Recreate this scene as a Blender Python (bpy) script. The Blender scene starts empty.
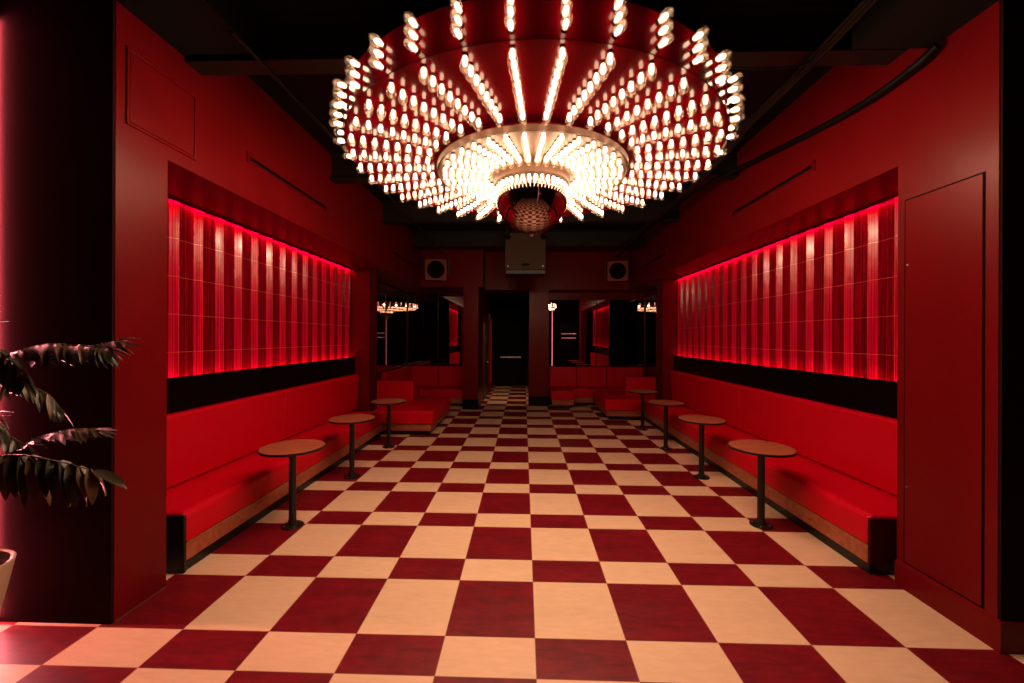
import bpy, bmesh, math, random
from mathutils import Vector, Matrix
random.seed(7)
S = bpy.context.scene
COL = S.collection
PI = math.pi

# ------------------------------------------------------------------ materials
def mat(name, col, rough=.5, metal=0., spec=.5, coat=0., coat_rough=.05, noise=None, bump=None):
    m = bpy.data.materials.new(name); m.use_nodes = True
    nt = m.node_tree; b = nt.nodes['Principled BSDF']
    b.inputs['Base Color'].default_value = (*col, 1)
    b.inputs['Roughness'].default_value = rough
    b.inputs['Metallic'].default_value = metal
    b.inputs['Specular IOR Level'].default_value = spec
    b.inputs['Coat Weight'].default_value = coat
    b.inputs['Coat Roughness'].default_value = coat_rough
    if noise or bump:
        tc = nt.nodes.new('ShaderNodeTexCoord')
        mp = nt.nodes.new('ShaderNodeMapping'); nt.links.new(tc.outputs['Object'], mp.inputs[0])
    if noise:   # (scale xyz, colour2, lo, hi)
        sc, c2, lo, hi = noise
        mp.inputs['Scale'].default_value = sc
        n = nt.nodes.new('ShaderNodeTexNoise'); n.inputs['Scale'].default_value = 1; n.inputs['Detail'].default_value = 5
        nt.links.new(mp.outputs[0], n.inputs['Vector'])
        r = nt.nodes.new('ShaderNodeMapRange'); r.inputs['From Min'].default_value = lo; r.inputs['From Max'].default_value = hi
        nt.links.new(n.outputs['Fac'], r.inputs['Value'])
        mx = nt.nodes.new('ShaderNodeMix'); mx.data_type = 'RGBA'
        mx.inputs['A'].default_value = (*col, 1); mx.inputs['B'].default_value = (*c2, 1)
        nt.links.new(r.outputs[0], mx.inputs['Factor']); nt.links.new(mx.outputs['Result'], b.inputs['Base Color'])
    if bump:    # (scale, strength)
        n = nt.nodes.new('ShaderNodeTexNoise'); n.inputs['Scale'].default_value = bump[0]; n.inputs['Detail'].default_value = 4
        nt.links.new(tc.outputs['Object'], n.inputs['Vector'])
        bp = nt.nodes.new('ShaderNodeBump'); bp.inputs['Strength'].default_value = bump[1]; bp.inputs['Distance'].default_value = .02
        nt.links.new(n.outputs['Fac'], bp.inputs['Height']); nt.links.new(bp.outputs[0], b.inputs['Normal'])
    return m

def emit(name, col, strength, sampling=None):
    m = bpy.data.materials.new(name); m.use_nodes = True
    nt = m.node_tree; nt.nodes.clear()
    o = nt.nodes.new('ShaderNodeOutputMaterial'); e = nt.nodes.new('ShaderNodeEmission')
    e.inputs[0].default_value = (*col, 1); e.inputs[1].default_value = strength
    nt.links.new(e.outputs[0], o.inputs[0])
    if sampling: m.cycles.emission_sampling = sampling
    return m

def M(op, nt, a, b=None, c=None):
    n = nt.nodes.new('ShaderNodeMath'); n.operation = op
    for i, v in enumerate((a, b, c)):
        if v is None: continue
        if isinstance(v, (int, float)): n.inputs[i].default_value = v
        else: nt.links.new(v, n.inputs[i])
    return n.outputs[0]

def mixc(nt, f, a, b):
    mx = nt.nodes.new('ShaderNodeMix'); mx.data_type = 'RGBA'
    for k, v in (('Factor', f), ('A', a), ('B', b)):
        if isinstance(v, tuple): mx.inputs[k].default_value = (*v, 1)
        elif isinstance(v, (int, float)): mx.inputs[k].default_value = v
        else: nt.links.new(v, mx.inputs[k])
    return mx.outputs['Result']

# tile grid of the floor (metres)
FX0, FW, FY0, FL, FS = .0704, .5254, 2.0785, .5443, .2825

def floor_mat():
    m = bpy.data.materials.new('checker_linoleum'); m.use_nodes = True
    nt = m.node_tree; b = nt.nodes['Principled BSDF']
    tc = nt.nodes.new('ShaderNodeTexCoord'); sp = nt.nodes.new('ShaderNodeSeparateXYZ')
    nt.links.new(tc.outputs['Object'], sp.inputs[0])
    ux = M('DIVIDE', nt, M('SUBTRACT', nt, sp.outputs[0], FX0), FW)
    ix = M('FLOOR', nt, ux); fx = M('FRACT', nt, ux)
    per = FL + FS
    uy = M('DIVIDE', nt, M('SUBTRACT', nt, sp.outputs[1], FY0), per)
    fy = M('MULTIPLY', nt, M('FRACT', nt, uy), per)
    big = M('GREATER_THAN', nt, fy, FS)
    par = M('MODULO', nt, M('ADD', nt, M('ADD', nt, ix, big), 1000), 2)
    # distance to a joint
    dx = M('MULTIPLY', nt, M('MINIMUM', nt, fx, M('SUBTRACT', nt, 1, fx)), FW)
    dy = M('MINIMUM', nt, M('MINIMUM', nt, fy, M('SUBTRACT', nt, per, fy)), M('ABSOLUTE', nt, M('SUBTRACT', nt, fy, FS)))
    dj = M('MINIMUM', nt, dx, dy)
    joint = M('LESS_THAN', nt, dj, .0017)
    # per-tile random
    cb = nt.nodes.new('ShaderNodeCombineXYZ'); nt.links.new(ix, cb.inputs[0])
    nt.links.new(M('ADD', nt, M('MULTIPLY', nt, M('FLOOR', nt, uy), 2), big), cb.inputs[1])
    wn = nt.nodes.new('ShaderNodeTexWhiteNoise'); wn.noise_dimensions = '2D'; nt.links.new(cb.outputs[0], wn.inputs['Vector'])
    mp = nt.nodes.new('ShaderNodeMapping'); nt.links.new(tc.outputs['Object'], mp.inputs[0])
    mp.inputs['Scale'].default_value = (2.2, 11, 1)
    n1 = nt.nodes.new('ShaderNodeTexNoise'); n1.noise_dimensions = '4D'; n1.inputs['Scale'].default_value = 1; n1.inputs['Detail'].default_value = 6
    nt.links.new(mp.outputs[0], n1.inputs['Vector']); nt.links.new(M('MULTIPLY', nt, wn.outputs['Value'], 40), n1.inputs['W'])
    r1 = nt.nodes.new('ShaderNodeMapRange'); r1.inputs['From Min'].default_value = .35; r1.inputs['From Max'].default_value = .7
    nt.links.new(n1.outputs['Fac'], r1.inputs['Value'])
    mp2 = nt.nodes.new('ShaderNodeMapping'); nt.links.new(tc.outputs['Object'], mp2.inputs[0]); mp2.inputs['Scale'].default_value = (9, 34, 1)
    n2 = nt.nodes.new('ShaderNodeTexNoise'); n2.inputs['Scale'].default_value = 1; n2.inputs['Detail'].default_value = 4
    nt.links.new(mp2.outputs[0], n2.inputs['Vector'])
    r2 = nt.nodes.new('ShaderNodeMapRange'); r2.inputs['From Min'].default_value = .35; r2.inputs['From Max'].default_value = .65
    nt.links.new(n2.outputs['Fac'], r2.inputs['Value'])
    mm = M('MULTIPLY', nt, M('ADD', nt, r1.outputs[0], r2.outputs[0]), .5)
    red = mixc(nt, mm, (.105, .0026, .007), (.245, .005, .013))
    cream = mixc(nt, mm, (.86, .56, .385), (.76, .475, .31))
    base = mixc(nt, par, red, cream)
    base = mixc(nt, joint, base, (.34, .15, .09))
    nt.links.new(base, b.inputs['Base Color'])
    n3 = nt.nodes.new('ShaderNodeTexNoise'); n3.inputs['Scale'].default_value = 7; n3.inputs['Detail'].default_value = 5
    nt.links.new(tc.outputs['Object'], n3.inputs['Vector'])
    r3 = nt.nodes.new('ShaderNodeMapRange'); r3.inputs['To Min'].default_value = .32; r3.inputs['To Max'].default_value = .50
    nt.links.new(n3.outputs['Fac'], r3.inputs['Value']); nt.links.new(r3.outputs[0], b.inputs['Roughness'])
    b.inputs['Specular IOR Level'].default_value = .4
    return m

# fluted wall tile: period along Y, courses in Z
TP, TPH, TZ, TOPZ = .275, 3.59, .345, 2.985
def tile_mat():
    m = bpy.data.materials.new('red_glazed_fluted_tile'); m.use_nodes = True
    nt = m.node_tree; b = nt.nodes['Principled BSDF']
    tc = nt.nodes.new('ShaderNodeTexCoord'); sp = nt.nodes.new('ShaderNodeSeparateXYZ')
    nt.links.new(tc.outputs['Object'], sp.inputs[0])
    zz = M('MULTIPLY', nt, M('FRACT', nt, M('DIVIDE', nt, M('SUBTRACT', nt, TOPZ, sp.outputs[2]), TZ)), TZ)
    lz = M('LESS_THAN', nt, M('MINIMUM', nt, zz, M('SUBTRACT', nt, TZ, zz)), .0028)
    yy = M('MULTIPLY', nt, M('FRACT', nt, M('DIVIDE', nt, M('SUBTRACT', nt, sp.outputs[1], TPH), TP)), TP)
    def near(c, w): return M('LESS_THAN', nt, M('ABSOLUTE', nt, M('SUBTRACT', nt, yy, c)), w)
    ly = M('MAXIMUM', nt, near(.1375, .003), M('MAXIMUM', nt, near(.017, .003), near(TP-.046, .003)))
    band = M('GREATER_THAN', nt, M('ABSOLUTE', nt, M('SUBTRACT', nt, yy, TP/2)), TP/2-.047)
    mp = nt.nodes.new('ShaderNodeMapping'); nt.links.new(tc.outputs['Object'], mp.inputs[0]); mp.inputs['Scale'].default_value = (1, 60, 1.2)
    n1 = nt.nodes.new('ShaderNodeTexNoise'); n1.inputs['Scale'].default_value = 1; nt.links.new(mp.outputs[0], n1.inputs['Vector'])
    r1 = nt.nodes.new('ShaderNodeMapRange'); r1.inputs['From Min'].default_value = .35; r1.inputs['From Max'].default_value = .65
    nt.links.new(n1.outputs['Fac'], r1.inputs['Value'])
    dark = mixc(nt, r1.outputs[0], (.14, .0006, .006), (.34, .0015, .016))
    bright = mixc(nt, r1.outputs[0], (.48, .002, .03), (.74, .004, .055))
    groove = M('MAXIMUM', nt, near(TP-.021, .0022), M('MAXIMUM', nt, near(TP-.005, .0018), near(.009, .0016)))
    bright = mixc(nt, M('MULTIPLY', nt, groove, .75), bright, (.13, .0006, .006))
    base = mixc(nt, band, dark, bright)  # brighter facets and darker flutes put light and shade into the tile colour
    base = mixc(nt, M('MAXIMUM', nt, M('MULTIPLY', nt, ly, .55), M('MULTIPLY', nt, lz, .6)), base, (.8, .14, .10))
    nt.links.new(base, b.inputs['Base Color'])
    b.inputs['Roughness'].default_value = .17
    b.inputs['Specular IOR Level'].default_value = .35
    return m

def wood_mat():
    return mat('oak_veneer', (.46, .125, .058), .38, noise=((3, 26, 26), (.30, .072, .034), .35, .68))

def glass_mat():
    m = bpy.data.materials.new('bulb_glass'); m.use_nodes = True
    nt = m.node_tree; nt.nodes.clear()
    o = nt.nodes.new('ShaderNodeOutputMaterial')
    t = nt.nodes.new('ShaderNodeBsdfTransparent'); t.inputs[0].default_value = (1, .97, .93, 1)
    g = nt.nodes.new('ShaderNodeBsdfGlossy'); g.inputs['Roughness'].default_value = .22; g.inputs[0].default_value = (1, .9, .8, 1)
    lw = nt.nodes.new('ShaderNodeLayerWeight'); lw.inputs['Blend'].default_value = .35
    mx = nt.nodes.new('ShaderNodeMixShader')
    k = M('MULTIPLY', nt, M('POWER', nt, lw.outputs['Facing'], 2.0), .17)
    k = M('ADD', nt, k, .02)
    tr = nt.nodes.new('ShaderNodeBsdfTranslucent'); tr.inputs[0].default_value = (1, .80, .62, 1)
    m2 = nt.nodes.new('ShaderNodeMixShader')
    k2 = M('ADD', nt, M('MULTIPLY', nt, lw.outputs['Facing'], .09), .03)
    nt.links.new(k2, m2.inputs[0]); nt.links.new(t.outputs[0], m2.inputs[1]); nt.links.new(tr.outputs[0], m2.inputs[2])
    nt.links.new(k, mx.inputs[0]); nt.links.new(m2.outputs[0], mx.inputs[1]); nt.links.new(g.outputs[0], mx.inputs[2])
    nt.links.new(mx.outputs[0], o.inputs[0])
    return m

WARM = (1, .66, .42)
LEDC = (1, .001, .13)
PINK = (1, .24, .26)
mt = dict(
    floor=floor_mat(), tile=tile_mat(), wood=wood_mat(),
    paint=mat('red_satin_paint', (.155, .0032, .0050), .34, spec=.16, noise=((2.5, 2.5, 2.5), (.128, .0022, .0040), .3, .7), bump=(9, .06)),
    board=mat('red_gloss_paint', (.15, .0026, .0046), .30, spec=.13),
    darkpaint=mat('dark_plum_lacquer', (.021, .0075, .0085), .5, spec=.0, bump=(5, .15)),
    black=mat('black_ceiling_paint', (.0045, .0035, .003), .8, spec=.2),
    soot=mat('brownish_black_steel', (.012, .008, .005), .55, spec=.3),
    gloss_black=mat('black_gloss_panel', (.003, .002, .002), .25, spec=.15),
    blk=mat('black_powder_coat', (.008, .007, .007), .42, spec=.4),
    groove=mat('black_shadow_gap', (.004, .001, .001), .8, spec=.1),
    vinyl=mat('red_vinyl', (.60, .0012, .015), .42, spec=.20, bump=(240, .05)),
    vinyl_side=mat('dark_post_shaded_vinyl', (.05, .001, .002), .5, spec=.15, bump=(240, .05)),
    mirror=mat('smoked_mirror', (.36, .28, .27), .015, 1.0),
    acrylic=mat('deep_red_lacquer', (.085, .0006, .0024), .13, spec=.10),
    rose=mat('brushed_rose_gold', (.15, .082, .055), .42, .3, spec=.25, noise=((30, 30, 3), (.115, .063, .041), .3, .7)),
    chrome=mat('chrome', (.40, .33, .31), .02, 1.0),
    steel=mat('brushed_steel', (.6, .52, .48), .3, 1.0),
    socket=mat('black_bulb_socket', (.012, .008, .006), .4),
    glass=glass_mat(), filament=emit('glowing_filament', WARM, 25),
    led=emit('red_led_light', LEDC, 34), neon=emit('pink_neon_light', PINK, 150), neon2=emit('dim_pink_neon_light', PINK, 5),
    spot=emit('downlight_lens', (1, .75, .5), 30),
    cabinet=mat('grey_brown_speaker_paint', (.065, .042, .026), .7, spec=.2),
    spk=mat('dark_red_speaker_baffle', (.27, .030, .015), .5),
    cone=mat('black_speaker_cone', (.002, .0015, .0015), .7, spec=.1),
    pot=mat('ivory_ceramic', (.55, .38, .27), .38, bump=(30, .04)),
    soil=mat('potting_soil', (.03, .018, .012), .95, bump=(60, .6)),
    leaf=mat('dark_green_leaf', (.022, .022, .010), .33, noise=((9, 9, 9), (.07, .05, .025), .4, .7)),
    leaf2=mat('browned_leaf', (.17, .075, .03), .40, noise=((14, 14, 14), (.07, .045, .02), .35, .65)),
    stem=mat('plant_stem', (.08, .06, .03), .45),
    cable=mat('black_cable', (.004, .003, .003), .5, spec=.12),
    ggdoor=mat('grey_green_door_paint', (.035, .04, .036), .35),
    ddoor=mat('dark_door_paint', (.003, .0015, .001), .6, spec=.1),
)

# ------------------------------------------------------------------ mesh helpers
def finish(name, bm, m, parent=None, smooth=False, bevel=0, seg=2):
    bmesh.ops.recalc_face_normals(bm, faces=bm.faces)
    me = bpy.data.meshes.new(name); bm.to_mesh(me); bm.free()
    for k in (m if isinstance(m, (list, tuple)) else [m]): me.materials.append(k)
    if smooth:
        for p in me.polygons: p.use_smooth = True
        if smooth != 'all': me.set_sharp_from_angle(angle=math.radians(38))
    o = bpy.data.objects.new(name, me); COL.objects.link(o)
    if parent: o.parent = parent
    if bevel:
        b = o.modifiers.new('bevel', 'BEVEL'); b.width = bevel; b.segments = seg; b.limit_method = 'ANGLE'
        for p in me.polygons: p.use_smooth = True
        me.set_sharp_from_angle(angle=math.radians(60))
        if seg >= 3:
            w = o.modifiers.new('wn', 'WEIGHTED_NORMAL'); w.keep_sharp = False
    return o

def bbox(bm, x0, x1, y0, y1, z0, z1, mi=0):
    v = [bm.verts.new((x, y, z)) for x in (x0, x1) for y in (y0, y1) for z in (z0, z1)]
    for q in ((0,1,3,2), (4,6,7,5), (0,4,5,1), (2,3,7,6), (0,2,6,4), (1,5,7,3)):
        f = bm.faces.new([v[i] for i in q]); f.material_index = mi

def prism(bm, pts, z0, z1, mi=0):
    a = [bm.verts.new((x, y, z0)) for x, y in pts]; b = [bm.verts.new((x, y, z1)) for x, y in pts]
    n = len(pts)
    bm.faces.new(a[::-1]).material_index = mi; bm.faces.new(b).material_index = mi
    for i in range(n): bm.faces.new((a[i], a[(i+1) % n], b[(i+1) % n], b[i])).material_index = mi

def prism_y(bm, pts, y0, y1):     # profile in XZ swept along Y
    a = [bm.verts.new((x, y0, z)) for x, z in pts]; b = [bm.verts.new((x, y1, z)) for x, z in pts]
    n = len(pts); bm.faces.new(a); bm.faces.new(b[::-1])
    for i in range(n): bm.faces.new((a[i], b[i], b[(i+1) % n], a[(i+1) % n]))

def lathe(bm, prof, seg=32, mat4=None, mi=0, cap=True):
    rings = []
    for r, z in prof:
        if r < 1e-6: rings.append([bm.verts.new((0, 0, z))])
        else: rings.append([bm.verts.new((r*math.cos(2*PI*i/seg), r*math.sin(2*PI*i/seg), z)) for i in range(seg)])
    for a, b in zip(rings, rings[1:]):
        for i in range(seg):
            j = (i+1) % seg
            if len(a) == 1 and len(b) == 1: continue
            if len(a) == 1: f = bm.faces.new((a[0], b[i], b[j]))
            elif len(b) == 1: f = bm.faces.new((a[i], b[0], a[j]))
            else: f = bm.faces.new((a[i], b[i], b[j], a[j]))
            f.material_index = mi
    if cap:
        for r in (rings[0], rings[-1]):
            if len(r) > 2: bm.faces.new(r).material_index = mi
    if mat4 is not None:
        bmesh.ops.transform(bm, matrix=mat4, verts=[v for r in rings for v in r])

def tube(bm, pts, r, seg=8, mi=0):
    pts = [Vector(p) for p in pts]; rings = []; up = None
    for i, p in enumerate(pts):
        d = (pts[min(i+1, len(pts)-1)] - pts[max(i-1, 0)]).normalized()
        if up is None: up = Vector((0, 0, 1)) if abs(d.z) < .9 else Vector((1, 0, 0))
        s = d.cross(up).normalized(); up = s.cross(d).normalized()
        rr = r(i/(len(pts)-1)) if callable(r) else r
        rings.append([bm.verts.new(p + (s*math.cos(2*PI*k/seg) + up*math.sin(2*PI*k/seg))*rr) for k in range(seg)])
    for a, b in zip(rings, rings[1:]):
        for k in range(seg):
            bm.faces.new((a[k], b[k], b[(k+1) % seg], a[(k+1) % seg])).material_index = mi
    bm.faces.new(rings[0]).material_index = mi; bm.faces.new(rings[-1][::-1]).material_index = mi

def smoothpath(pts, n=8):
    pts = [Vector(p) for p in pts]; out = []
    P = [pts[0]*2-pts[1]] + pts + [pts[-1]*2-pts[-2]]
    for i in range(1, len(P)-2):
        for k in range(n):
            t = k/n; a, b, c, d = P[i-1:i+3]
            out.append(.5*((2*b)+(c-a)*t+(2*a-5*b+4*c-d)*t*t+(3*b-a-3*c+d)*t**3))
    out.append(pts[-1]); return out

def new(): return bmesh.new()
def tag(o, label, cat, group=None, kind=None):
    o['label'] = label; o['category'] = cat
    if group: o['group'] = group
    if kind: o['kind'] = kind
    return o
def thing(name, label, cat, loc=(0, 0, 0), rz=0, group=None):
    o = bpy.data.objects.new(name, None); COL.objects.link(o); o.empty_display_size = .1
    o.location = loc; o.rotation_euler = (0, 0, rz)
    return tag(o, label, cat, group)
def struct(name, boxes, m, label=None, bevel=0, parent=None):
    bm = new()
    for b in boxes: bbox(bm, *b)
    o = finish(name, bm, m, parent, bevel=bevel)
    if parent is None: o['kind'] = 'structure'
    if label: o['label'] = label; 
    return o
def copy_tree(o, parent=None):
    c = o.copy(); COL.objects.link(c)
    if parent: c.parent = parent
    for ch in list(o.children): copy_tree(ch, c)
    return c

# ------------------------------------------------------------------ dimensions
XL, XR = -2.495, 2.67          # faces of the side walls
AL, AR = -3.20, 3.26           # back of the alcoves
YB = 11.0                      # back wall
ZS, ZC = 2.985, 4.10           # soffit, ceiling

# ------------------------------------------------------------------ the shell
struct('floor', [(-4.4, 4.4, -3.6, 15.0, -.1, 0)], mt['floor'], 'checkered linoleum floor of cream and dark red tiles in alternating long and short rows')
struct('ceiling', [(-4.4, 4.4, -3.6, 15.0, ZC, ZC+.1), (-4.4, XL-.0, -3.6, 2.38, 3.80, ZC), (XL, XR, -3.6, .9, 3.80, ZC), (XL, -1.95, .9, 2.88, 3.80, ZC), (2.16, XR, .9, 2.74, 3.66, ZC)], mt['black'], 'black painted ceiling high above the hall')
# side walls: front pillar, upper wall over the alcove
struct('wall_left', [(-3.0, XL, 2.40, 2.76, 0, ZC), (AL-.1, XL, 2.76, 9.8, ZS, ZC)], mt['paint'], 'deep red satin wall on the left above the seating alcove')
struct('wall_right', [(XR, 2.9, 2.36, 2.975, 0, ZC), (XR, AR+.1, 2.975, 10.44, ZS, ZC)], mt['paint'], 'deep red satin wall on the right above the seating alcove')
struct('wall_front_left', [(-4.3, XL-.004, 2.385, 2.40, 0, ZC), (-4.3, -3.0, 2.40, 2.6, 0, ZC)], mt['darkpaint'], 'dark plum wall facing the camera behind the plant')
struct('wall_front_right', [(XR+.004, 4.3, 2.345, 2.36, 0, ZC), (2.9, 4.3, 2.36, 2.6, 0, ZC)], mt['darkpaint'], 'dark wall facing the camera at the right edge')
struct('wall_alcove_left', [(AL-.15, AL, 2.76, YB, 0, ZS)], mt['paint'])
struct('wall_alcove_right', [(AR-.0, AR+.15, 2.93, YB, 0, ZS)], mt['paint'])
struct('wall_end_left', [(AL, -2.83, 7.345, 7.50, 0, ZS)], mt['paint'], 'red end wall of the left alcove')
struct('wall_end_right', [(2.92, AR, 8.62, 8.77, 0, ZS)], mt['paint'], 'red end wall of the right alcove')
struct('trim_1', [(-2.83, -2.70, 7.338, 7.378, 0, ZS)], mt['vinyl_side'], 'dark upright post at the end of the left alcove')
struct('trim_2', [(2.79, 2.92, 8.602, 8.65, 0, ZS)], mt['vinyl_side'], 'dark upright post at the end of the right alcove')
struct('wall_back', [(AL-.1, -1.40, YB, YB+.15, 0, ZS), (.60, AR+.1, YB, YB+.15, 0, ZS),
                     (AL-.1, -1.0, 9.8, YB+.15, ZS, ZC), (-1.0, AR+.1, 10.44, YB+.15, ZS, ZC)], mt['paint'], 'dark red back wall and the header above the mirrors')
struct('trim_3', [(-1.47, -1.108, 9.8, YB+.15, .0, ZS)], mt['paint'], 'red pillar left of the corridor opening')
struct('trim_4', [(.136, .64, 10.44, YB+.15, .0, ZS)], mt['paint'], 'red pillar right of the corridor opening')
struct('trim_5', [(-1.485, -1.093, 9.785, 9.80, 0, .24), (-1.485, -1.47, 9.80, YB, 0, .24)], mt['gloss_black'], 'black base of the left pillar')
struct('trim_6', [(.121, .655, 10.425, 10.44, 0, .24), (.64, .655, 10.44, YB, 0, .24)], mt['gloss_black'], 'black base of the right pillar')
struct('wall_corridor_left', [(-1.30, -1.13, YB+.15, 14.7, 0, ZS)], mt['paint'])
struct('wall_corridor_right', [(.14, .30, YB+.15, 14.7, 0, ZS)], mt['paint'])
struct('wall_corridor_end', [(-1.3, .3, 14.62, 14.8, 0, ZS)], mt['black'])
struct('ceiling_corridor', [(-1.3, .3, YB+.15, 14.8, ZS, ZS+.1)], mt['black'])
struct('wall_rear', [(-4.4, 4.4, -3.75, -3.6, 0, ZC)], mt['darkpaint'])
struct('wall_side_left', [(-4.5, -4.3, -3.6, 2.6, 0, ZC)], mt['darkpaint'])
struct('wall_side_right', [(4.3, 4.5, -3.6, 2.6, 0, ZC)], mt['darkpaint'])

# baseboards
def baseboard():
    bm = new()
    prism_y(bm, [(2.655, 0), (2.67, 0), (2.67, .178), (2.662, .172), (2.655, .160)], 2.345, 2.975)
    prism(bm, [(2.655, 2.33), (4.2, 2.33), (4.2, 2.345), (2.655, 2.345)], 0, .172)
    o = finish('baseboard_right', bm, mt['board']); o['kind'] = 'structure'; o['label'] = 'tall glossy red baseboard under the flush door'
baseboard()
# thin scuffed joint where the left wall meets the floor
struct('baseboard_left', [(XL, XL+.006, 2.40, 2.76, 0, .006)], mt['rose'], 'thin pale joint along the foot of the left wall')

# flush door in the right wall with shadow gap
def flush_door():
    d = struct('door_1', [(XR-.006, XR+.001, 2.436, 2.911, .195, 2.712)], mt['board'], 'flush red access door in the right wall')
    bm = new()
    g = .011; x0, x1 = XR-.0025, XR+.001
    bbox(bm, x0, x1, 2.436-g, 2.436, .185, 2.712+g); bbox(bm, x0, x1, 2.911, 2.911+g, .185, 2.712+g)
    bbox(bm, x0, x1, 2.436, 2.911, 2.712, 2.712+g); bbox(bm, x0, x1, 2.436, 2.911, .185, .195)
    finish('door_gap', bm, mt['groove'], d)
    for z in (.724, 2.263):
        bm = new(); lathe(bm, [(0, .012), (.006, .010), (.007, .004), (.006, 0)], 12, Matrix.Translation((XR-.006, 2.888, z)) @ Matrix.Rotation(-PI/2, 4, 'Y'))
        finish('door_lock', bm, mt['steel'], d, smooth=True)
flush_door()

# raised framed access panel on the left wall
def access_panel():
    t = thing('access_panel', 'shallow raised red panel with beaded frame high on the left wall', 'wall panel', (XL, 2.73, 3.32))
    bm = new(); bbox(bm, 0, .008, -.245, .245, -.215, .225)
    finish('panel_face', bm, mt['paint'], t, bevel=.002)
    bm = new()
    for a in ((-.27, -.25, -.24, .25), (.25, .27, -.24, .25), (-.25, .25, -.24, -.22), (-.25, .25, .23, .25)):
        bbox(bm, 0, .012, a[0], a[1], a[2], a[3])
    finish('panel_frame', bm, mt['board'], t, bevel=.003)
access_panel()

# tiled, fluted wall panels of the alcoves
def tile_panel(name, xb, sgn, y0, y1):
    # heights (towards the room) as a profile along Y inside one period, centred on the bright band
    prof = []
    def step(a, b, h): prof.extend([(a, h), (b, h)])
    # sloped facet turned towards the entrance, with two fine grooves, then a short return
    prof.extend([(-.046, .004), (-.030, .0175), (-.0295, .0155), (-.026, .0185), (-.008, .034), (-.0075, .032), (-.004, .035), (.014, .050), (.018, .050), (.022, .046), (.045, .006)])
    y = .0455
    k = 0
    while y < TP-.0455-.011:
        w = .0155; prof.extend([(y, .003), (y+w*.30, .014), (y+w*.55, .014), (y+w*.9, .003)]); y += w; k += 1
    ys = []; n0 = int((y0-TPH)/TP)-2
    for i in range(n0, n0+60):
        for a, hgt in prof: ys.append((TPH+i*TP+a, hgt))
    ys = [p for p in ys if y0 < p[0] < y1]
    ys = [(y0, .01)] + ys + [(y1, .01)]
    bm = new()
    f0 = [bm.verts.new((xb+sgn*hh, yy, 1.30)) for yy, hh in ys]; f1 = [bm.verts.new((xb+sgn*hh, yy, TOPZ)) for yy, hh in ys]
    for i in range(len(ys)-1):
        if ys[i+1][0] - ys[i][0] > 1e-6: bm.faces.new((f0[i], f0[i+1], f1[i+1], f1[i]))
    b0 = [bm.verts.new((xb, yy, z)) for yy, z in ((y0, 1.30), (y1, 1.30), (y1, TOPZ), (y0, TOPZ))]
    bm.faces.new(b0); bm.faces.new((b0[0], f0[0], f1[0], b0[3])); bm.faces.new((b0[1], b0[2], f1[-1], f0[-1]))
    bm.faces.new([b0[0], b0[1]] + f0[::-1]); bm.faces.new([b0[3]] + f1 + [b0[2]])
    o = finish(name, bm, mt['tile']); o['kind'] = 'structure'
    return o
tile_panel('wall_tile_left', AL, 1, 2.765, 7.345)['label'] = 'glossy red fluted tiles lit by red strips in the left alcove'
tile_panel('wall_tile_right', AR, -1, 2.98, 8.615)['label'] = 'glossy red fluted tiles lit by red strips in the right alcove'

def back_panel(xb, sgn, y0, y1, side):
    bm = new(); a, b = sorted((xb+sgn*.088, xb+sgn*.105)); bbox(bm, a, b, y0, y1, 1.074, 1.385)
    tag(finish('wall_panel', bm, mt['gloss_black'], bevel=.003), 'black glossy panel between the %s banquette and the lit tiles' % side, 'wall panel')
    for z0, z1, w in ((1.325, 1.335, 'lower'), (2.972, 2.982, 'upper')):
        t = thing('led_strip', 'red light strip along the %s edge of the %s tiled wall' % (w, side), 'light strip', (xb, y0, z0))
        a, b = sorted((sgn*.058, sgn*.070)); bm = new(); bbox(bm, a, b, .01, y1-y0-.01, 0, z1-z0)
        finish('light_tape', bm, mt['led'], t)
        a, b = sorted((sgn*.072, sgn*.0865)); bm = new()
        if w == 'lower': bbox(bm, a, b, 0, y1-y0, -.02, .012)
        else: bbox(bm, a, b, 0, y1-y0, -.010, .0125)
        finish('channel', bm, mt['board'], t)
back_panel(AL, 1, 2.765, 7.345, 'left')
back_panel(AR, -1, 2.98, 8.615, 'right')

# mirrors
def mirror(x0, x1, y0, y1, z0, z1, axis, label):
    t = thing('wall_mirror', label, 'mirror', ((x0+x1)/2, (y0+y1)/2, z0))
    cx, cy = (x0+x1)/2, (y0+y1)/2
    bm = new(); bbox(bm, x0-cx, x1-cx, y0-cy, y1-cy, 0, z1-z0)
    finish('mirror_glass', bm, mt['mirror'], t)
    bm = new(); w = .006
    if axis == 'x':
        for q in ((y0-cy, y0-cy+w, 0, z1-z0), (y1-cy-w, y1-cy, 0, z1-z0), (y0-cy, y1-cy, 0, w), (y0-cy, y1-cy, z1-z0-w, z1-z0)):
            bbox(bm, x0-cx-.006, x1-cx+.006, *q)
    else:
        for q in ((x0-cx, x0-cx+w, 0, z1-z0), (x1-cx-w, x1-cx, 0, z1-z0), (x0-cx, x1-cx, 0, w), (x0-cx, x1-cx, z1-z0-w, z1-z0)):
            bbox(bm, q[0], q[1], y0-cy-.006, y1-cy+.006, q[2], q[3])
    finish('mirror_frame', bm, mt['blk'], t)
mirror(AL, AL+.012, 7.53, 9.25, .98, 2.95, 'x', 'dark wall mirror on the left side wall, first behind the alcove end post')
mirror(AL, AL+.012, 9.26, 10.98, .98, 2.95, 'x', 'dark wall mirror on the left side wall, next to the back corner')
mirror(AL+.03, -2.35, YB-.012, YB, .98, 2.95, 'y', 'dark back wall mirror in the left corner')
mirror(-2.34, -1.485, YB-.012, YB, .98, 2.95, 'y', 'back wall mirror beside the left pillar reflecting the red tiles')
mirror(AR-.012, AR, 8.80, 10.98, .98, 2.85, 'x', 'dark wall mirror on the right side wall')
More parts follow.
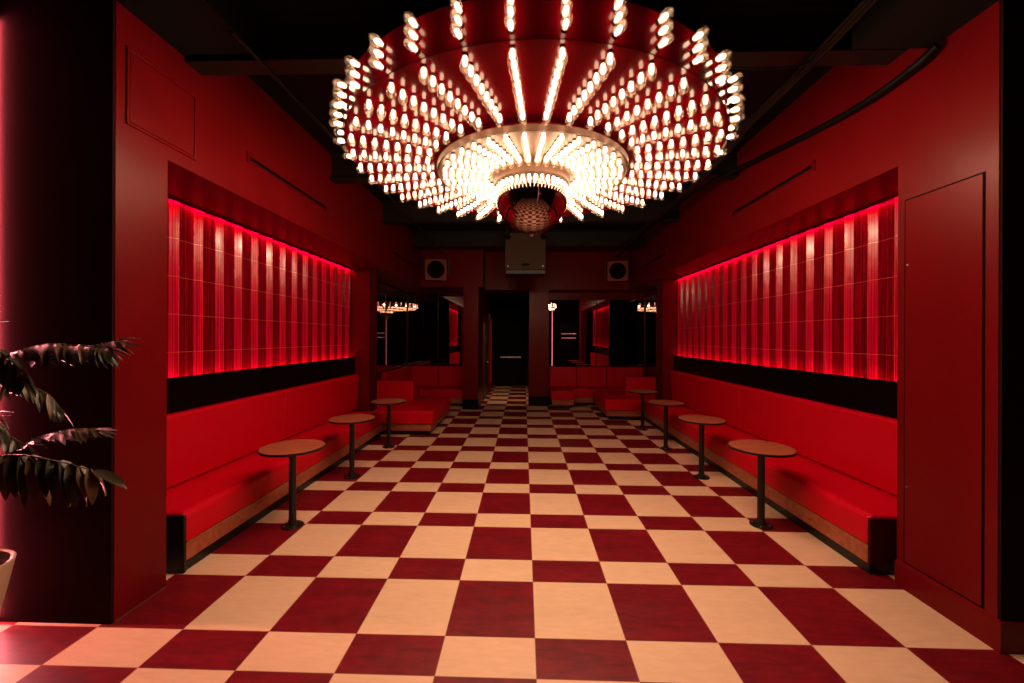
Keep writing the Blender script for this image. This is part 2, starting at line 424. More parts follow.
mirror(.655, 1.95, YB-.012, YB, .98, 2.78, 'y', 'back wall mirror beside the right pillar reflecting pink neon')
mirror(1.96, AR-.03, YB-.012, YB, .98, 2.78, 'y', 'back wall mirror in the right corner above the booth')

# ------------------------------------------------------------------ seating
def backrest_mesh(y0, y1, xin, xout, z0, z1, sgn, zb=.44):
    # leaning upholstered back, profile in XZ; xin = room side at the bottom
    bm = new()
    pts = [(xin, z0), (xin-sgn*.00, z0+.02), (xout+sgn*.10, z1-.02), (xout+sgn*.085, z1), (xout, z1), (xout, z0)]
    prism_y(bm, pts, y0, y1); return bm
def banquette(side, xf, xw, sgn, y0, y1, seams, end_m):
    """sgn = direction from the wall to the room"""
    t = thing('banquette', 'long red vinyl banquette with oak base board along the %s wall' % side, 'bench', (xf, y0, 0))
    def rel(o): o.location = (-xf, -y0, 0); return o
    a, b = sorted((xw, xf))
    # seat cushion: softly sloped, overhanging rounded front edge
    bm = new()
    pts = [(xf, .215), (xf, .415), (xf-sgn*.035, .447), (xw, .425), (xw, .215)]
    prism_y(bm, pts, y0, y1); rel(finish('seat_cushion', bm, mt['vinyl'], t, bevel=.022, seg=4))
    ys = [y0+.02] + seams + [y1 if end_m == 'r' else 7.335]
    for p, q in zip(ys, ys[1:]):
        rel(finish('backrest', backrest_mesh(p+.001, q-.001, xf-sgn*.56, xw+sgn*.005, .438, 1.07, sgn), mt['vinyl'], t, bevel=.016, seg=3))
    bm = new(); c, d = sorted((xf-sgn*.006, xf-sgn*.026)); bbox(bm, c, d, y0+.012, y1, .085, .214)
    rel(finish('base_board', bm, mt['wood'], t, bevel=.002))
    bm = new(); c, d = sorted((xf-sgn*.022, xf-sgn*.040)); bbox(bm, c, d, y0+.012, y1, 0, .214)
    rel(finish('toe_kick', bm, mt['blk'], t))
    bm = new(); c, d = sorted((xf-sgn*.004, xw)); bbox(bm, c, d, y0-.014, y0+.012, .0 if end_m == 'l' else .085, .425)
    rel(finish('end_panel', bm, mt['blk' if end_m == 'l' else 'vinyl_side'], t, bevel=.006))  # right end: darker red puts the shade on the cushion end into colour
    if end_m == 'r':
        bm = new(); c, d = sorted((xf-sgn*.03, xw)); bbox(bm, c, d, y0+.02, y0+.04, 0, .085); rel(finish('end_toe_kick', bm, mt['blk'], t))
    return t
banquette('left', -2.495, -3.122, 1, 2.925, 7.085, [5.05], 'l')
banquette('right', 2.548, 3.182, -1, 3.07, 8.600, [5.90], 'r')

def poly_offset(pts, d):     # shrink a rectilinear CCW polygon by d
    out = []; n = len(pts)
    for i in range(n):
        p0, p, p1 = Vector(pts[i-1]), Vector(pts[i]), Vector(pts[(i+1) % n])
        e0 = (p-p0).normalized(); e1 = (p1-p).normalized()
        n0 = Vector((-e0.y, e0.x)); n1 = Vector((-e1.y, e1.x))
        out.append(tuple(p + n0*d + n1*d))
    return out

def peninsula(label, pts, loc, blk, group=None):
    t = thing('seating_island', label, 'bench', (*loc, 0))
    P = [(x-loc[0], y-loc[1]) for x, y in pts]
    bm = new(); prism(bm, P, .215, .446); finish('seat_cushion', bm, mt['vinyl'], t, bevel=.022, seg=4)
    bm = new(); prism(bm, poly_offset(P, .045), .085, .214); finish('base_board', bm, mt['wood'], t, bevel=.002)
    bm = new(); prism(bm, poly_offset(P, .12), 0, .085); finish('toe_kick', bm, mt['blk'], t)
    x0, x1, y0, y1 = blk
    bm = new(); bbox(bm, x0-loc[0], x1-loc[0], y0-loc[1], y1-loc[1], .447, .855); finish('back_cushion', bm, mt['vinyl'], t, bevel=.022, seg=4)
    return t
peninsula('red vinyl seating island with square back cushion beyond the left banquette',
          [(-1.60, 7.10), (-1.60, 8.88), (-3.12, 8.88), (-3.12, 7.53), (-2.68, 7.53), (-2.68, 7.10)], (-2.3, 8.0), (-3.10, -2.25, 8.18, 8.45))
peninsula('dim red vinyl seating island with square back cushion beyond the right banquette',
          [(1.72, 8.61), (2.78, 8.61), (2.78, 8.80), (3.18, 8.80), (3.18, 10.15), (1.72, 10.15)], (2.4, 9.4), (2.33, 3.12, 9.30, 9.55))

def booth(label, pts, loc, backs):
    t = thing('corner_booth', label, 'bench', (*loc, 0))
    P = [(x-loc[0], y-loc[1]) for x, y in pts]
    bm = new(); prism(bm, P, .215, .440); finish('seat_cushion', bm, mt['vinyl'], t, bevel=.018, seg=3)
    bm = new(); prism(bm, poly_offset(P, .03), .085, .214); finish('base_board', bm, mt['wood'], t)
    bm = new(); prism(bm, poly_offset(P, .10), 0, .085); finish('toe_kick', bm, mt['blk'], t)
    for x0, x1, y0, y1 in backs:
        bm = new(); bbox(bm, x0-loc[0], x1-loc[0], y0-loc[1], y1-loc[1], .442, .965); finish('back_pad', bm, mt['vinyl'], t, bevel=.012, seg=3)
booth('shadowed red vinyl corner booth in the back left corner', [(-1.50, 10.15), (-1.50, 10.97), (-3.17, 10.97), (-3.17, 8.90), (-2.60, 8.90), (-2.60, 10.15)], (-2.4, 10.3),
      [(-2.30, -1.51, 10.85, 10.97), (-3.03, -2.31, 10.85, 10.97), (-3.17, -3.04, 9.95, 10.97), (-3.17, -3.04, 8.91, 9.94)])
booth('shadowed red vinyl booth seat along the back right wall', [(.67, 9.98), (1.26, 9.98), (1.26, 10.42), (3.18, 10.42), (3.18, 10.97), (.67, 10.97)], (1.8, 10.5),
      [(.68, 1.40, 10.85, 10.97), (1.41, 2.20, 10.85, 10.97), (2.21, 3.17, 10.85, 10.97)])

# ------------------------------------------------------------------ tables
def make_table():
    t = thing('pedestal_table', '', 'table')
    bm = new(); lathe(bm, [(0, .712), (.268, .712), (.272, .716), (.272, .732), (.268, .7355), (0, .7355)], 64)
    top = finish('table_top', bm, mt['wood'], t, smooth=True)
    bm = new(); lathe(bm, [(.2725, .712), (.276, .712), (.277, .722), (.276, .733), (.2725, .734)], 64, cap=False)
    finish('edge_band', bm, mt['blk'], top, smooth=True)
    bm = new(); lathe(bm, [(.031, .02), (.031, .66), (.034, .665), (.075, .690), (.11, .700), (.11, .712)], 24)
    finish('pole', bm, mt['blk'], t, smooth=True)
    bm = new(); lathe(bm, [(.094, 0), (.095, .008), (.090, .012), (.042, .016), (.036, .03), (.034, .06)], 32)
    base = finish('base_plate', bm, mt['blk'], t, smooth=True)
    for k in range(4):
        a = PI/4 + k*PI/2
        bm = new(); lathe(bm, [(.008, .011), (.008, .017), (.005, .019)], 8, Matrix.Translation((.072*math.cos(a), .072*math.sin(a), 0)))
        finish('bolt', bm, mt['steel'], base, smooth=True)
    return t
T0 = make_table()
tabs = [(-2.137, 3.69, 'nearest of three at the left banquette'),
        (-2.147, 5.01, 'middle of three at the left banquette'),
        (-2.147, 6.39, 'farthest of three at the left banquette'),
        (2.225, 3.86, 'nearest of four at the right banquette'),
        (2.237, 5.16, 'second nearest of four at the right banquette'),
        (2.246, 6.47, 'second farthest of four at the right banquette'),
        (2.275, 7.82, 'farthest of four at the right banquette')]
for i, (x, y, l) in enumerate(tabs):
    o = T0 if i == 0 else copy_tree(T0)
    o.location = (x, y, 0); o.rotation_euler = (0, 0, [0, .3, -.2, .25, -.1, .4, .1][i])
    o['label'] = 'round oak pedestal table, ' + l; o['group'] = 'round tables along the banquettes'

# ------------------------------------------------------------------ chandelier
CX, CY = .058, 3.205
Z1 = 3.098
ch = thing('chandelier', 'huge round tiered chandelier of bare bulbs on deep red discs with a chrome dome', 'chandelier', (CX, CY, Z1))
R1 = 1.375
def dz(z): return z - Z1
bm = new(); lathe(bm, [(0, 0), (R1-.003, 0), (R1, .003), (R1, .212), (R1-.02, .222), (0, .222)], 128); finish('red_disc', bm, mt['acrylic'], ch, smooth=True)
R2, z2 = .738, dz(3.012)
# middle drum: rim ring, and a metal tray set slightly above the rim's lower edge
bm = new(); lathe(bm, [(R2, z2), (R2, dz(3.052)), (R2-.03, dz(3.054)), (R2-.03, dz(3.046)), (R2-.012, dz(3.044)), (R2-.012, z2), (R2, z2)], 128, cap=False)
bm.faces.ensure_lookup_table(); bmesh.ops.remove_doubles(bm, verts=bm.verts, dist=1e-5); finish('middle_ring', bm, mt['rose'], ch, smooth=True)
bm = new(); lathe(bm, [(0, dz(3.035)), (R2-.013, dz(3.035)), (R2-.013, dz(3.042)), (0, dz(3.042))], 128); finish('middle_tray', bm, mt['rose'], ch, smooth=True)
bm = new(); lathe(bm, [(R2-.06, dz(3.0425)), (R2-.06, -.0005)], 96, cap=False); finish('upper_drum', bm, mt['acrylic'], ch, smooth=True)
R3 = .290
bm = new(); lathe(bm, [(0, dz(2.945)), (R3-.006, dz(2.945)), (R3, dz(2.950)), (R3, dz(3.02)), (R3-.01, dz(3.034)), (0, dz(3.034))], 96); finish('inner_drum', bm, mt['rose'], ch, smooth=True)
# chrome dome
RD = .286; zc = dz(2.862)
prof = [(0, zc-RD)] + [(RD*math.sin(a), zc-RD*math.cos(a)) for a in [i*PI/2/24 for i in range(1, 25)]] + [(RD*.86, zc+.02), (RD*.80, dz(2.944))]
bm = new(); lathe(bm, prof, 96); dome = finish('chrome_dome', bm, mt['chrome'], ch, smooth=True)
bm = new(); lathe(bm, [(0, -.028), (.012, -.024), (.017, -.012), (.013, .002), (.007, .006), (.007, .012)], 20, Matrix.Translation((0, 0, zc-RD))); finish('finial', bm, mt['pot'], dome, smooth=True)
bm = new(); lathe(bm, [(.05, .222), (.05, ZC-Z1-.05), (.16, ZC-Z1-.04), (.16, ZC-Z1)], 24); finish('suspension_stem', bm, mt['blk'], ch, smooth=True)

# bulb prototype: hangs along -Z from its socket at the origin
GP = [(.0120, -.006), (.0150, -.014), (.0195, -.028), (.0235, -.044), (.0250, -.058), (.0235, -.071), (.0175, -.081), (.0090, -.0865), (0, -.088)]
FP = [(0, -.009), (.0065, -.011), (.0095, -.020), (.0112, -.036), (.0105, -.047), (.0060, -.054), (0, -.056)]
SP = [(.0145, 0), (.0145, -.006), (.0125, -.0085), (.0075, -.009)]
def add_bulb(bm, mat4, segs=10, which='all', s=1.0):
    MM = mat4 @ Matrix.Scale(s, 4)
    if which in ('all', 'glass'): lathe(bm, GP, segs, MM, 0, cap=False)
    if which in ('all', 'filament'): lathe(bm, FP, 8, MM, 1 if which == 'all' else 0, cap=False)
    if which in ('all', 'socket'): lathe(bm, SP, segs, MM, 2 if which == 'all' else 0, cap=True)
spots = []
NS = 36
for k in range(NS):
    a = 2*PI*(k+.5)/NS; c, s = math.cos(a), math.sin(a)
    for j in range(8):
        r = 1.328 - j*.0745; spots.append((Matrix.Translation((r*c, r*s, 0)), 1.0, (r*c, r*s, -.05)))
    for j in range(3):
        z = .044 + j*.059
        q = Matrix.Translation((R1*c, R1*s, z)) @ Matrix.Rotation(a, 4, 'Z') @ Matrix.Rotation(-PI/2, 4, 'Y')
        spots.append((q, 1.0, ((R1+.05)*c, (R1+.05)*s, z)))
    for j in range(7):
        r = .680 - j*.0525; spots.append((Matrix.Translation((r*c, r*s, dz(3.035))), .93, (r*c, r*s, -.12)))
NI = 36
for k in range(NI):
    a = 2*PI*(k+.5)/NI; r = .266
    q = Matrix.Translation((r*math.cos(a), r*math.sin(a), dz(2.945))) @ Matrix.Rotation(a, 4, 'Z') @ Matrix.Rotation(-.10, 4, 'Y')
    spots.append((q, .95, (r*math.cos(a), r*math.sin(a), -.2)))
cam = Vector((0, 0, 1.75))
def score(sp):
    p = Vector(sp[2]) + Vector((CX, CY, Z1)); d = p - cam
    u = 512 + 405*(d.x + .0294*d.y)/d.y; v = 337.5 - 405*d.z/d.y
    if v < 4: return 1e3 + d.length
    return d.length
spots.sort(key=score)
def proto(which, m, seg):
    bm = new(); add_bulb(bm, Matrix.Identity(4), seg, which)
    bmesh.ops.recalc_face_normals(bm, faces=bm.faces)
    me = bpy.data.meshes.new(which); bm.to_mesh(me); bm.free(); me.materials.append(m)
    for p in me.polygons: p.use_smooth = True
    return me
mg, mf, ms = proto('glass', mt['glass'], 16), proto('filament', mt['filament'], 6), proto('socket', mt['socket'], 16)
for q, s, _ in spots[:100]:
    g = bpy.data.objects.new('light_bulb', mg); COL.objects.link(g); g.parent = ch; g.matrix_basis = q @ Matrix.Scale(s, 4)
    f = bpy.data.objects.new('filament', mf); COL.objects.link(f); f.parent = g
    k = bpy.data.objects.new('socket', ms); COL.objects.link(k); k.parent = g
# added spots at some bulbs, boosting their light downward and outward
for k in range(18):
    a = 2*PI*(2*k+.5)/NS
    ld = bpy.data.lights.new('bulb_boost_spot', 'SPOT'); ld.energy = 22; ld.color = WARM; ld.spot_size = 2.5; ld.spot_blend = 1; ld.shadow_soft_size = .02
    lo = bpy.data.objects.new('bulb_boost_spot', ld); COL.objects.link(lo); lo.parent = ch; lo.location = (1.03*math.cos(a), 1.03*math.sin(a), -.095)
    ld = bpy.data.lights.new('rim_boost_spot', 'SPOT'); ld.energy = 30; ld.color = WARM; ld.spot_size = 2.3; ld.spot_blend = 1; ld.shadow_soft_size = .045
    lo = bpy.data.objects.new('rim_boost_spot', ld); COL.objects.link(lo); lo.parent = ch; r = R1+.095
    lo.matrix_basis = Matrix.Translation((r*math.cos(a), r*math.sin(a), .044)) @ Matrix.Rotation(a, 4, 'Z') @ Matrix.Rotation(-PI/2+.22, 4, 'Y')
bm = new()
for q, s, _ in spots[100:]: add_bulb(bm, q, 10, 'all', s)
rest = finish('light_bulb_cluster', bm, [mt['glass'], mt['filament'], mt['socket']], ch, smooth='all')
rest['kind'] = 'stuff'; rest['label'] = 'hundreds of further small lit bulbs in radial rows'

# ------------------------------------------------------------------ ceiling steel, ducts, cables, speakers
for i, (y, w) in enumerate(((2.90, 'nearest of the crossing ceiling beams, behind the chandelier'), (5.10, 'second crossing ceiling beam from the camera'), (7.0, 'third crossing ceiling beam from the camera'), (8.9, 'farthest crossing ceiling beam before the back wall'))):
    bm = new()
    xe = XR-.001; bbox(bm, XL+.001, xe, y, y+.16, 3.765, 3.785); bbox(bm, XL+.001, xe, y+.07, y+.09, 3.785, ZC-.02); bbox(bm, XL+.001, xe, y, y+.16, ZC-.02, ZC)
    tag(finish('ceiling_beam', bm, mt['soot']), 'dark steel I-beam, ' + w, 'beam', 'steel beams across the ceiling')
bm = new(); tube(bm, [(-1.92, 2.6, 3.748), (-1.92, 9.7, 3.748)], .014, 8); tag(finish('ceiling_conduit', bm, mt['soot'], smooth=True), 'thin brownish conduit running lengthwise under the beams left of the chandelier', 'pipe')
def slot(x, sgn, y0, y1, z, side):
    t = thing('linear_diffuser', 'long narrow black air slot high on the %s red wall' % side, 'air vent', (x, (y0+y1)/2, z))
    L = (y1-y0)/2
    bm = new(); a, b = sorted((0, sgn*.006)); bbox(bm, a, b, -L, L, -.018, .018); finish('slot_opening', bm, mt['groove'], t)
    bm = new(); a, b = sorted((0, sgn*.012))
    bbox(bm, a, b, -L-.02, L+.02, -.030, -.018); bbox(bm, a, b, -L-.02, L+.02, .018, .030); bbox(bm, a, b, -L-.035, -L, -.05, .05); bbox(bm, a, b, L, L+.02, -.03, .03)
    finish('slot_frame', bm, mt['paint'], t)
slot(XL, 1, 3.60, 5.01, 3.366, 'left'); slot(XR, -1, 3.83, 5.25, 3.345, 'right')
slot(XL, 1, 7.6, 8.9, 3.366, 'left'); slot(XR, -1, 7.7, 9.0, 3.345, 'right')
_s = [o for o in COL.objects if o.name.startswith('linear_diffuser')]
for o, l in zip(_s, ('long narrow black air slot on the left red wall, near the chandelier', 'long narrow black air slot on the right red wall, near the chandelier',
                     'small far air slot on the left red wall, near the back', 'small far air slot on the right red wall, near the back')): o['label'] = l

hose = [(2.63, 2.66, 3.62), (2.61, 2.78, 3.575), (2.60, 3.15, 3.555), (2.60, 3.70, 3.61), (2.56, 4.48, 3.71), (2.46, 4.88, 3.725), (2.28, 5.7, 3.72), (2.26, 8.05, 3.725), (2.26, 9.9, 3.73)]
bm = new(); tube(bm, smoothpath(hose), lambda t: .026 if t > .15 else .030, 10)
tag(finish('flexible_hose', bm, mt['cable'], smooth=True), 'black flexible hose sagging along the top of the right wall', 'hose')
cb = thing('cable_bundle', 'bundle of three dark cables running under the ceiling right of the chandelier', 'cable', (2.05, 2.5, 3.735))
for k in range(3):
    off = (k-1)*.032
    pts = [(2.02+off, 1.95, 3.74), (2.025+off, 2.44, 3.735), (2.06+off, 3.06, 3.735), (2.075+off, 3.88, 3.735), (2.12+off, 4.2, 3.735), (2.2+off*.7, 5.4, 3.735), (2.1+off*.7, 8.6, 3.735)]
    bm = new(); tube(bm, smoothpath(pts), .011, 6)
    bmesh.ops.translate(bm, verts=bm.verts, vec=(-2.05, -2.5, -3.735)); finish('cable', bm, mt['soot'], cb, smooth=True)
bm = new(); tube(bm, smoothpath([(1.22, 2.82, 3.64), (1.5, 2.82, 3.60), (1.85, 2.86, 3.63), (2.03, 2.95, 3.725)]), .007, 6)
tag(finish('branch_cable', bm, mt['soot'], smooth=True), 'thin dark cable branching from the bundle towards the chandelier', 'cable')

def rounded_rect(w, h, r, n=5):
    out = []
    for cx, cy, a0 in ((w-r, h-r, 0), (-w+r, h-r, PI/2), (-w+r, -h+r, PI), (w-r, -h+r, 3*PI/2)):
        for i in range(n+1):
            a = a0 + i*PI/2/n; out.append((cx+r*math.cos(a), cy+r*math.sin(a)))
    return out
def small_speaker(label, loc, rz):
    t = thing('loudspeaker', label, 'speaker', loc, rz, None)
    R = Matrix.Rotation(PI/2, 4, 'X')       # profile plane -> XZ facing -Y
    bm = new(); prism(bm, rounded_rect(.25, .25, .045), -.0, .02); bmesh.ops.transform(bm, matrix=Matrix.Translation((0, -.15, 0)) @ R, verts=bm.verts); finish('baffle', bm, mt['spk'], t, bevel=.004)
    bm = new(); prism(bm, rounded_rect(.24, .24, .04), -.13, 0); bmesh.ops.transform(bm, matrix=Matrix.Translation((0, -.15, 0)) @ R, verts=bm.verts); finish('cabinet', bm, mt['blk'], t)
    bm = new(); lathe(bm, [(.205, .020), (.205, .032), (.185, .034), (.17, .022), (.07, .006+.015), (.06, .03), (.035, .042), (0, .046)], 40, Matrix.Translation((0, -.15, 0)) @ R); finish('woofer', bm, mt['cone'], t, smooth=True)
    bm = new(); bbox(bm, -.28, .28, -.02, .0, .25, .28); bbox(bm, -.30, -.275, -.04, .0, -.1, .28); bbox(bm, .275, .30, -.04, .0, -.1, .28); bbox(bm, -.05, .05, 0, .115, .22, .28); finish('bracket', bm, mt['blk'], t)
small_speaker('square dark red loudspeaker with round black cone mounted high above the left mirror', (-2.10, 9.655, 3.345), .12)
small_speaker('square dark red loudspeaker with round black cone mounted high above the right mirror', (2.34, 10.29, 3.41), -.12)

t = thing('hanging_loudspeaker', 'large grey brown loudspeaker cabinet hanging centrally below the chrome dome', 'speaker', (.024, 8.0, 3.09))
bm = new(); w = .405
prism_pts = [(-w, 0), (w, 0), (w, .58), (w-.10, .735), (-w+.10, .735), (-w, .58)]
a = [bm.verts.new((x, 0, z)) for x, z in prism_pts]; b = [bm.verts.new((x, .5, z)) for x, z in prism_pts]
bm.faces.new(a); bm.faces.new(b[::-1])
for i in range(6): bm.faces.new((a[i], b[i], b[(i+1) % 6], a[(i+1) % 6]))
finish('cabinet', bm, mt['cabinet'], t, bevel=.015)
bm = new(); bbox(bm, -w+.01, w-.01, .01, .5, -.085, .0); finish('lower_lip', bm, mt['blk'], t, bevel=.01)
bm = new(); prism(bm, [(.085*math.cos(i*PI/12), .028*math.sin(i*PI/12)) for i in range(24)], 0, .006)
bmesh.ops.transform(bm, matrix=Matrix.Translation((0, 0, .10)) @ Matrix.Rotation(PI/2, 4, 'X'), verts=bm.verts); finish('oval_badge', bm, mt['cone'], t)
for x in (-.345, .345):
    bm = new(); lathe(bm, [(.014, 0), (.012, .008), (0, .010)], 12, Matrix.Translation((x, 0, .07)) @ Matrix.Rotation(PI/2, 4, 'X')); finish('screw', bm, mt['steel'], t, smooth=True)
    bm = new(); bbox(bm, x-.045, x+.045, -.006, .02, .60, .70)
    bmesh.ops.rotate(bm, verts=bm.verts, cent=(x, 0, .65), matrix=Matrix.Rotation(-.9 if x < 0 else .9, 3, 'Y')); finish('handle', bm, mt['cone'], t)
    bm = new(); bbox(bm, x-.05, x-.02, .2, .3, .5, ZC-3.09); finish('hanger', bm, mt['blk'], t)

# ------------------------------------------------------------------ corridor
d = struct('door_2', [(-.97, .02, 14.58, 14.62, .01, 2.25)], mt['ddoor'], 'dark double door at the end of the corridor')
bm = new(); bbox(bm, -.85, -.10, 14.535, 14.555, 1.02, 1.07); bbox(bm, -.85, -.82, 14.555, 14.58, 1.02, 1.07); bbox(bm, -.13, -.10, 14.555, 14.58, 1.02, 1.07); finish('push_bar', bm, mt['steel'], d, bevel=.004)
d = struct('door_3', [(-1.13, -1.105, 11.3, 12.3, 0, 2.15)], mt['ggdoor'], 'grey green door on the left side of the corridor')
bm = new(); bbox(bm, -1.105, -1.06, 12.12, 12.24, 1.0, 1.03); finish('door_handle', bm, mt['steel'], d)
struct('trim_7', [(-1.13, -1.06, 12.9, 13.1, 0, 2.5)], mt['board'], 'red upright at the far left of the corridor')
t = thing('red_upright_glow', 'dim red glow added to the upright on the left corridor wall', 'light strip', (-1.06, 12.98, .02))
bm = new(); bbox(bm, -.0, .012, -.02, .02, .3, 2.3); finish('light_tape', bm, emit('added_red_glow', (1, .004, .03), .35), t)  # added glowing strip that makes the upright look lit red
bm = new(); bbox(bm, -.0, .006, -.035, .035, -.02, 2.32); finish('channel', bm, mt['board'], t)
tl = thing('downlight', 'small round recessed light in the corridor ceiling', 'ceiling light', (-.485, 10.80, ZS))
bm = new(); lathe(bm, [(.045, -.006), (.06, -.006), (.062, 0), (.045, 0)], 24); finish('bezel', bm, mt['blk'], tl, smooth=True)
bm = new(); lathe(bm, [(0, -.002), (.044, -.002), (.044, 0)], 24); finish('lens', bm, mt['spot'], tl)
ld = bpy.data.lights.new('downlight_lamp', 'SPOT'); ld.energy = 90; ld.color = (1, .62, .36); ld.spot_size = 1.5; ld.spot_blend = .8; ld.shadow_soft_size = .04
lo = bpy.data.objects.new('lamp', ld); COL.objects.link(lo); lo.parent = tl; lo.location = (0, 0, -.02); lo.rotation_euler = (.50, 0, 0)

# ------------------------------------------------------------------ pink neon tubes and the back bar (seen in mirrors and as glow)
def neon(name, label, p0, p1, r=.012, mk='neon'):
    t = thing(name, label, 'neon light', p0)
    v = Vector(p1)-Vector(p0)
    bm = new(); tube(bm, [(0, 0, 0), tuple(v)], r, 10); finish('tube', bm, mt[mk], t, smooth=True)
    for q in (Vector((0, 0, 0)), v):
        bm = new(); tube(bm, [q-v.normalized()*.02, q+v.normalized()*.02], r*1.5, 10); finish('end_cap', bm, mt['blk'], t, smooth=True)
neon('neon_tube', 'upright pink neon tube on the dark wall behind the potted plant', (-3.232, 2.366, .022), (-3.232, 2.366, 3.7), .011)
neon('neon_tube', 'upright pink neon tube standing behind the camera, seen in the mirrors', (1.62, -1.3, .04), (1.62, -1.3, 3.5), .016, 'neon2')
t = thing('back_bar', 'dark bar shelf with pink lit edges behind the camera, seen in the mirrors', 'shelf', (2.75, -3.0, 0))
bm = new(); bbox(bm, -.8, .8, -.2, .4, 0, 1.05); finish('counter', bm, mt['darkpaint'], t, bevel=.01)
for z in (1.72, 1.98):
    bm = new(); bbox(bm, -.5, .5, -.35, .0, z, z+.03); sh = finish('shelf', bm, mt['blk'], t)
    bm = new(); bbox(bm, -.45, .45, .0, .012, z+.005, z+.020); finish('lit_edge', bm, mt['neon2'], sh)
bm = new(); bbox(bm, -.5, .5, -.38, -.35, 1.05, 2.6); finish('back_board', bm, mt['blk'], t)

# ------------------------------------------------------------------ potted plant
pp = thing('potted_plant', 'leafy potted plant with arching dark fronds in an ivory pot at the left edge', 'plant', (-2.89, 1.95, 0))
bm = new(); lathe(bm, [(.105, 0), (.112, .01), (.150, .20), (.190, .40), (.214, .53), (.220, .562), (.213, .568), (.200, .562), (.196, .52), (.19, .515)], 48, cap=False)
lathe(bm, [(0, .0), (.105, 0)], 48, cap=False); finish('pot', bm, mt['pot'], pp, smooth=True)
bm = new(); lathe(bm, [(0, .52), (.15, .518), (.193, .512)], 32, cap=False); finish('soil', bm, mt['soil'], pp, smooth=True)
def leaflet(bm, base, d, droop, L, W, mi, curl=.3):
    """a pointed blade from base along d, bending down"""
    d = d.normalized(); n = 8; side = d.cross(Vector((0, 0, 1)))
    if side.length < .1: side = Vector((1, 0, 0))
    side.normalize(); p = base.copy(); rows = []
    tw = random.uniform(-.5, .5); side = (Matrix.Rotation(tw, 3, d) @ side)
    for i in range(n+1):
        t = i/n
        w = W*(math.sin(PI*min(1, (t*.94+.06))**.85))**.8 if t < 1 else 0.0
        w = max(w, .0008)
        up = side.cross(d).normalized()
        wave = .10*W*math.sin(9*t+tw*5)
        rows.append((bm.verts.new(p-side*w+up*(w*curl+wave)), bm.verts.new(p), bm.verts.new(p+side*w+up*(w*curl-wave))))
        d = (d + Vector((0, 0, -droop/n))).normalized(); p = p + d*(L/n)
    for a, b in zip(rows, rows[1:]):
        for k in (0, 1):
            f = bm.faces.new((a[k], a[k+1], b[k+1], b[k])); f.material_index = mi
def frond(path, L, W, droop, brown=0., n=13, start=.35, spread=.9, down=.55):
    path = smoothpath(path, 6)
    bm = new(); tube(bm, path, lambda t: .0075*(1-t)+.002, 6)
    st = finish('stem', bm, mt['stem'], pp, smooth=True)
    bm = new(); N = len(path)-1
    for i in range(n):
        t = start + (1-start)*(i+.5)/n; q = t*N; k = min(int(q), N-1)
        p = path[k].lerp(path[k+1], q-k); d = (path[k+1]-path[k]).normalized()
        s = d.cross(Vector((0, 0, 1))); s = s.normalized() if s.length > .05 else Vector((1, 0, 0))
        for sg in (-1, 1):
            dd = d*.75 + s*sg*spread*random.uniform(.7, 1.1) + Vector((0, 0, -down*random.uniform(.5, 1.3)))
            l = L*random.uniform(.75, 1.15)*(.75+.5*math.sin(PI*min(1, (t-start)/(1-start)*.9+.1)))
            leaflet(bm, p, dd, droop*random.uniform(.7, 1.3), l, W*random.uniform(.8, 1.15), 1 if random.random() < brown else 0)
    leaflet(bm, path[-1], path[-1]-path[-2], droop*.3, L*.9, W*.8, 0)
    finish('leaves', bm, [mt['leaf'], mt['leaf2']], st, smooth='all')
B = Vector((0, 0, .51))
def rel(x, y, z): return (x+2.89, y-1.95, z)
# two long fronds reaching into the picture
frond([B, rel(-2.70, 1.93, 1.15), rel(-2.58, 1.90, 1.58), rel(-2.35, 1.88, 1.700), rel(-2.12, 1.86, 1.705), rel(-1.95, 1.85, 1.690)], .13, .018, .9, .22, 19, .50, .6, .3)
frond([B, rel(-2.72, 1.96, 1.12), rel(-2.62, 1.98, 1.52), rel(-2.42, 2.00, 1.66), rel(-2.2, 2.0, 1.70), rel(-2.05, 2.0, 1.73)], .12, .015, .8, .08, 17, .50, .6, .2)
frond([B, rel(-2.70, 1.90, .95), rel(-2.56, 1.86, 1.14), rel(-2.38, 1.83, 1.19), rel(-2.18, 1.82, 1.17), rel(-1.99, 1.82, 1.125)], .20, .027, 1.6, .55, 13, .36, .45, .75)
frond([B, rel(-2.68, 1.96, 1.0), rel(-2.52, 1.98, 1.20), rel(-2.33, 1.98, 1.27), rel(-2.16, 1.98, 1.28)], .13, .017, .6, .25, 15, .42, .5, .15)
frond([B, rel(-2.74, 1.9, 1.1), rel(-2.62, 1.84, 1.40), rel(-2.52, 1.80, 1.42), rel(-2.42, 1.78, 1.34)], .13, .015, 1.0, .05, 9, .45, .6, .4)
frond([B, rel(-2.80, 1.9, 1.2), rel(-2.72, 1.84, 1.75), rel(-2.64, 1.78, 2.0)], .15, .016, .8, .05, 10, .5, .8, .2)
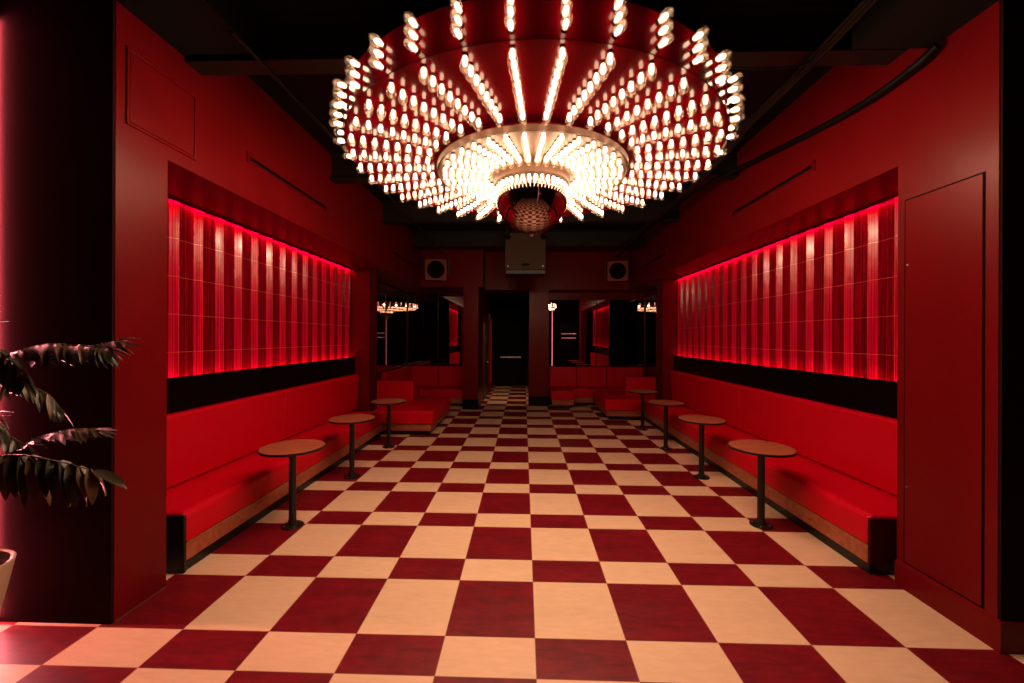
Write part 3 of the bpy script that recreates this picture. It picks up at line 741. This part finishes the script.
for a0, hh, rr in ((.1, 1.25, .30), (-.35, 1.45, .33), (.45, 1.50, .30), (-.15, 1.68, .36), (-.6, 1.10, .34)):
    c, s_ = math.cos(a0), math.sin(a0)
    frond([B, (rr*.15*c, rr*.15*s_, .6+(hh-.6)*.6), (rr*.6*c, rr*.6*s_, hh), (rr*1.15*c, rr*1.15*s_, hh-.05), (rr*1.4*c, rr*1.4*s_, hh-.16)], .12, .014, 1.1, .12, 10, .42, .7, .5)
for k in range(7):
    a = 2*PI*k/7+.9; rr = random.uniform(.25, .40); hh = random.uniform(1.1, 1.9)
    if math.cos(a) > .3: rr *= .5
    if math.sin(a) > 0: rr *= .25
    frond([B, (rr*.2*math.cos(a), rr*.2*math.sin(a), .56+(hh-.56)*.6), (rr*.65*math.cos(a), rr*.65*math.sin(a), hh), (rr*1.2*math.cos(a), rr*1.2*math.sin(a), hh-.03)], .15, .018, .9, .1, 9, .45, .7, .4)

# ------------------------------------------------------------------ camera, world, view
cd = bpy.data.cameras.new('camera'); co = bpy.data.objects.new('camera', cd); COL.objects.link(co)
cd.sensor_width = 36; cd.lens = 36*405/1024; cd.clip_start = .05; cd.clip_end = 100
cd.shift_y = -4/1024
co.matrix_world = Matrix.Translation((0, 0, 1.75)) @ Matrix.Rotation(.02943, 4, 'Z') @ Matrix.Rotation(PI/2, 4, 'X') @ Matrix.Rotation(.0035, 4, 'Z')
S.camera = co
w = bpy.data.worlds.new('world'); S.world = w; w.use_nodes = True
w.node_tree.nodes['Background'].inputs[0].default_value = (0, 0, 0, 1)
w.node_tree.nodes['Background'].inputs[1].default_value = 0
S.view_settings.view_transform = 'Standard'; S.view_settings.look = 'None'; S.view_settings.gamma = 1
S.view_settings.use_curve_mapping = False; S.view_settings.exposure = 0
c = S.cycles
c.use_denoising = True; c.max_bounces = 8; c.diffuse_bounces = 4; c.glossy_bounces = 5; c.transparent_max_bounces = 24
c.sample_clamp_indirect = 4; c.use_light_tree = True; c.blur_glossy = .5
c.caustics_reflective = False; c.caustics_refractive = False
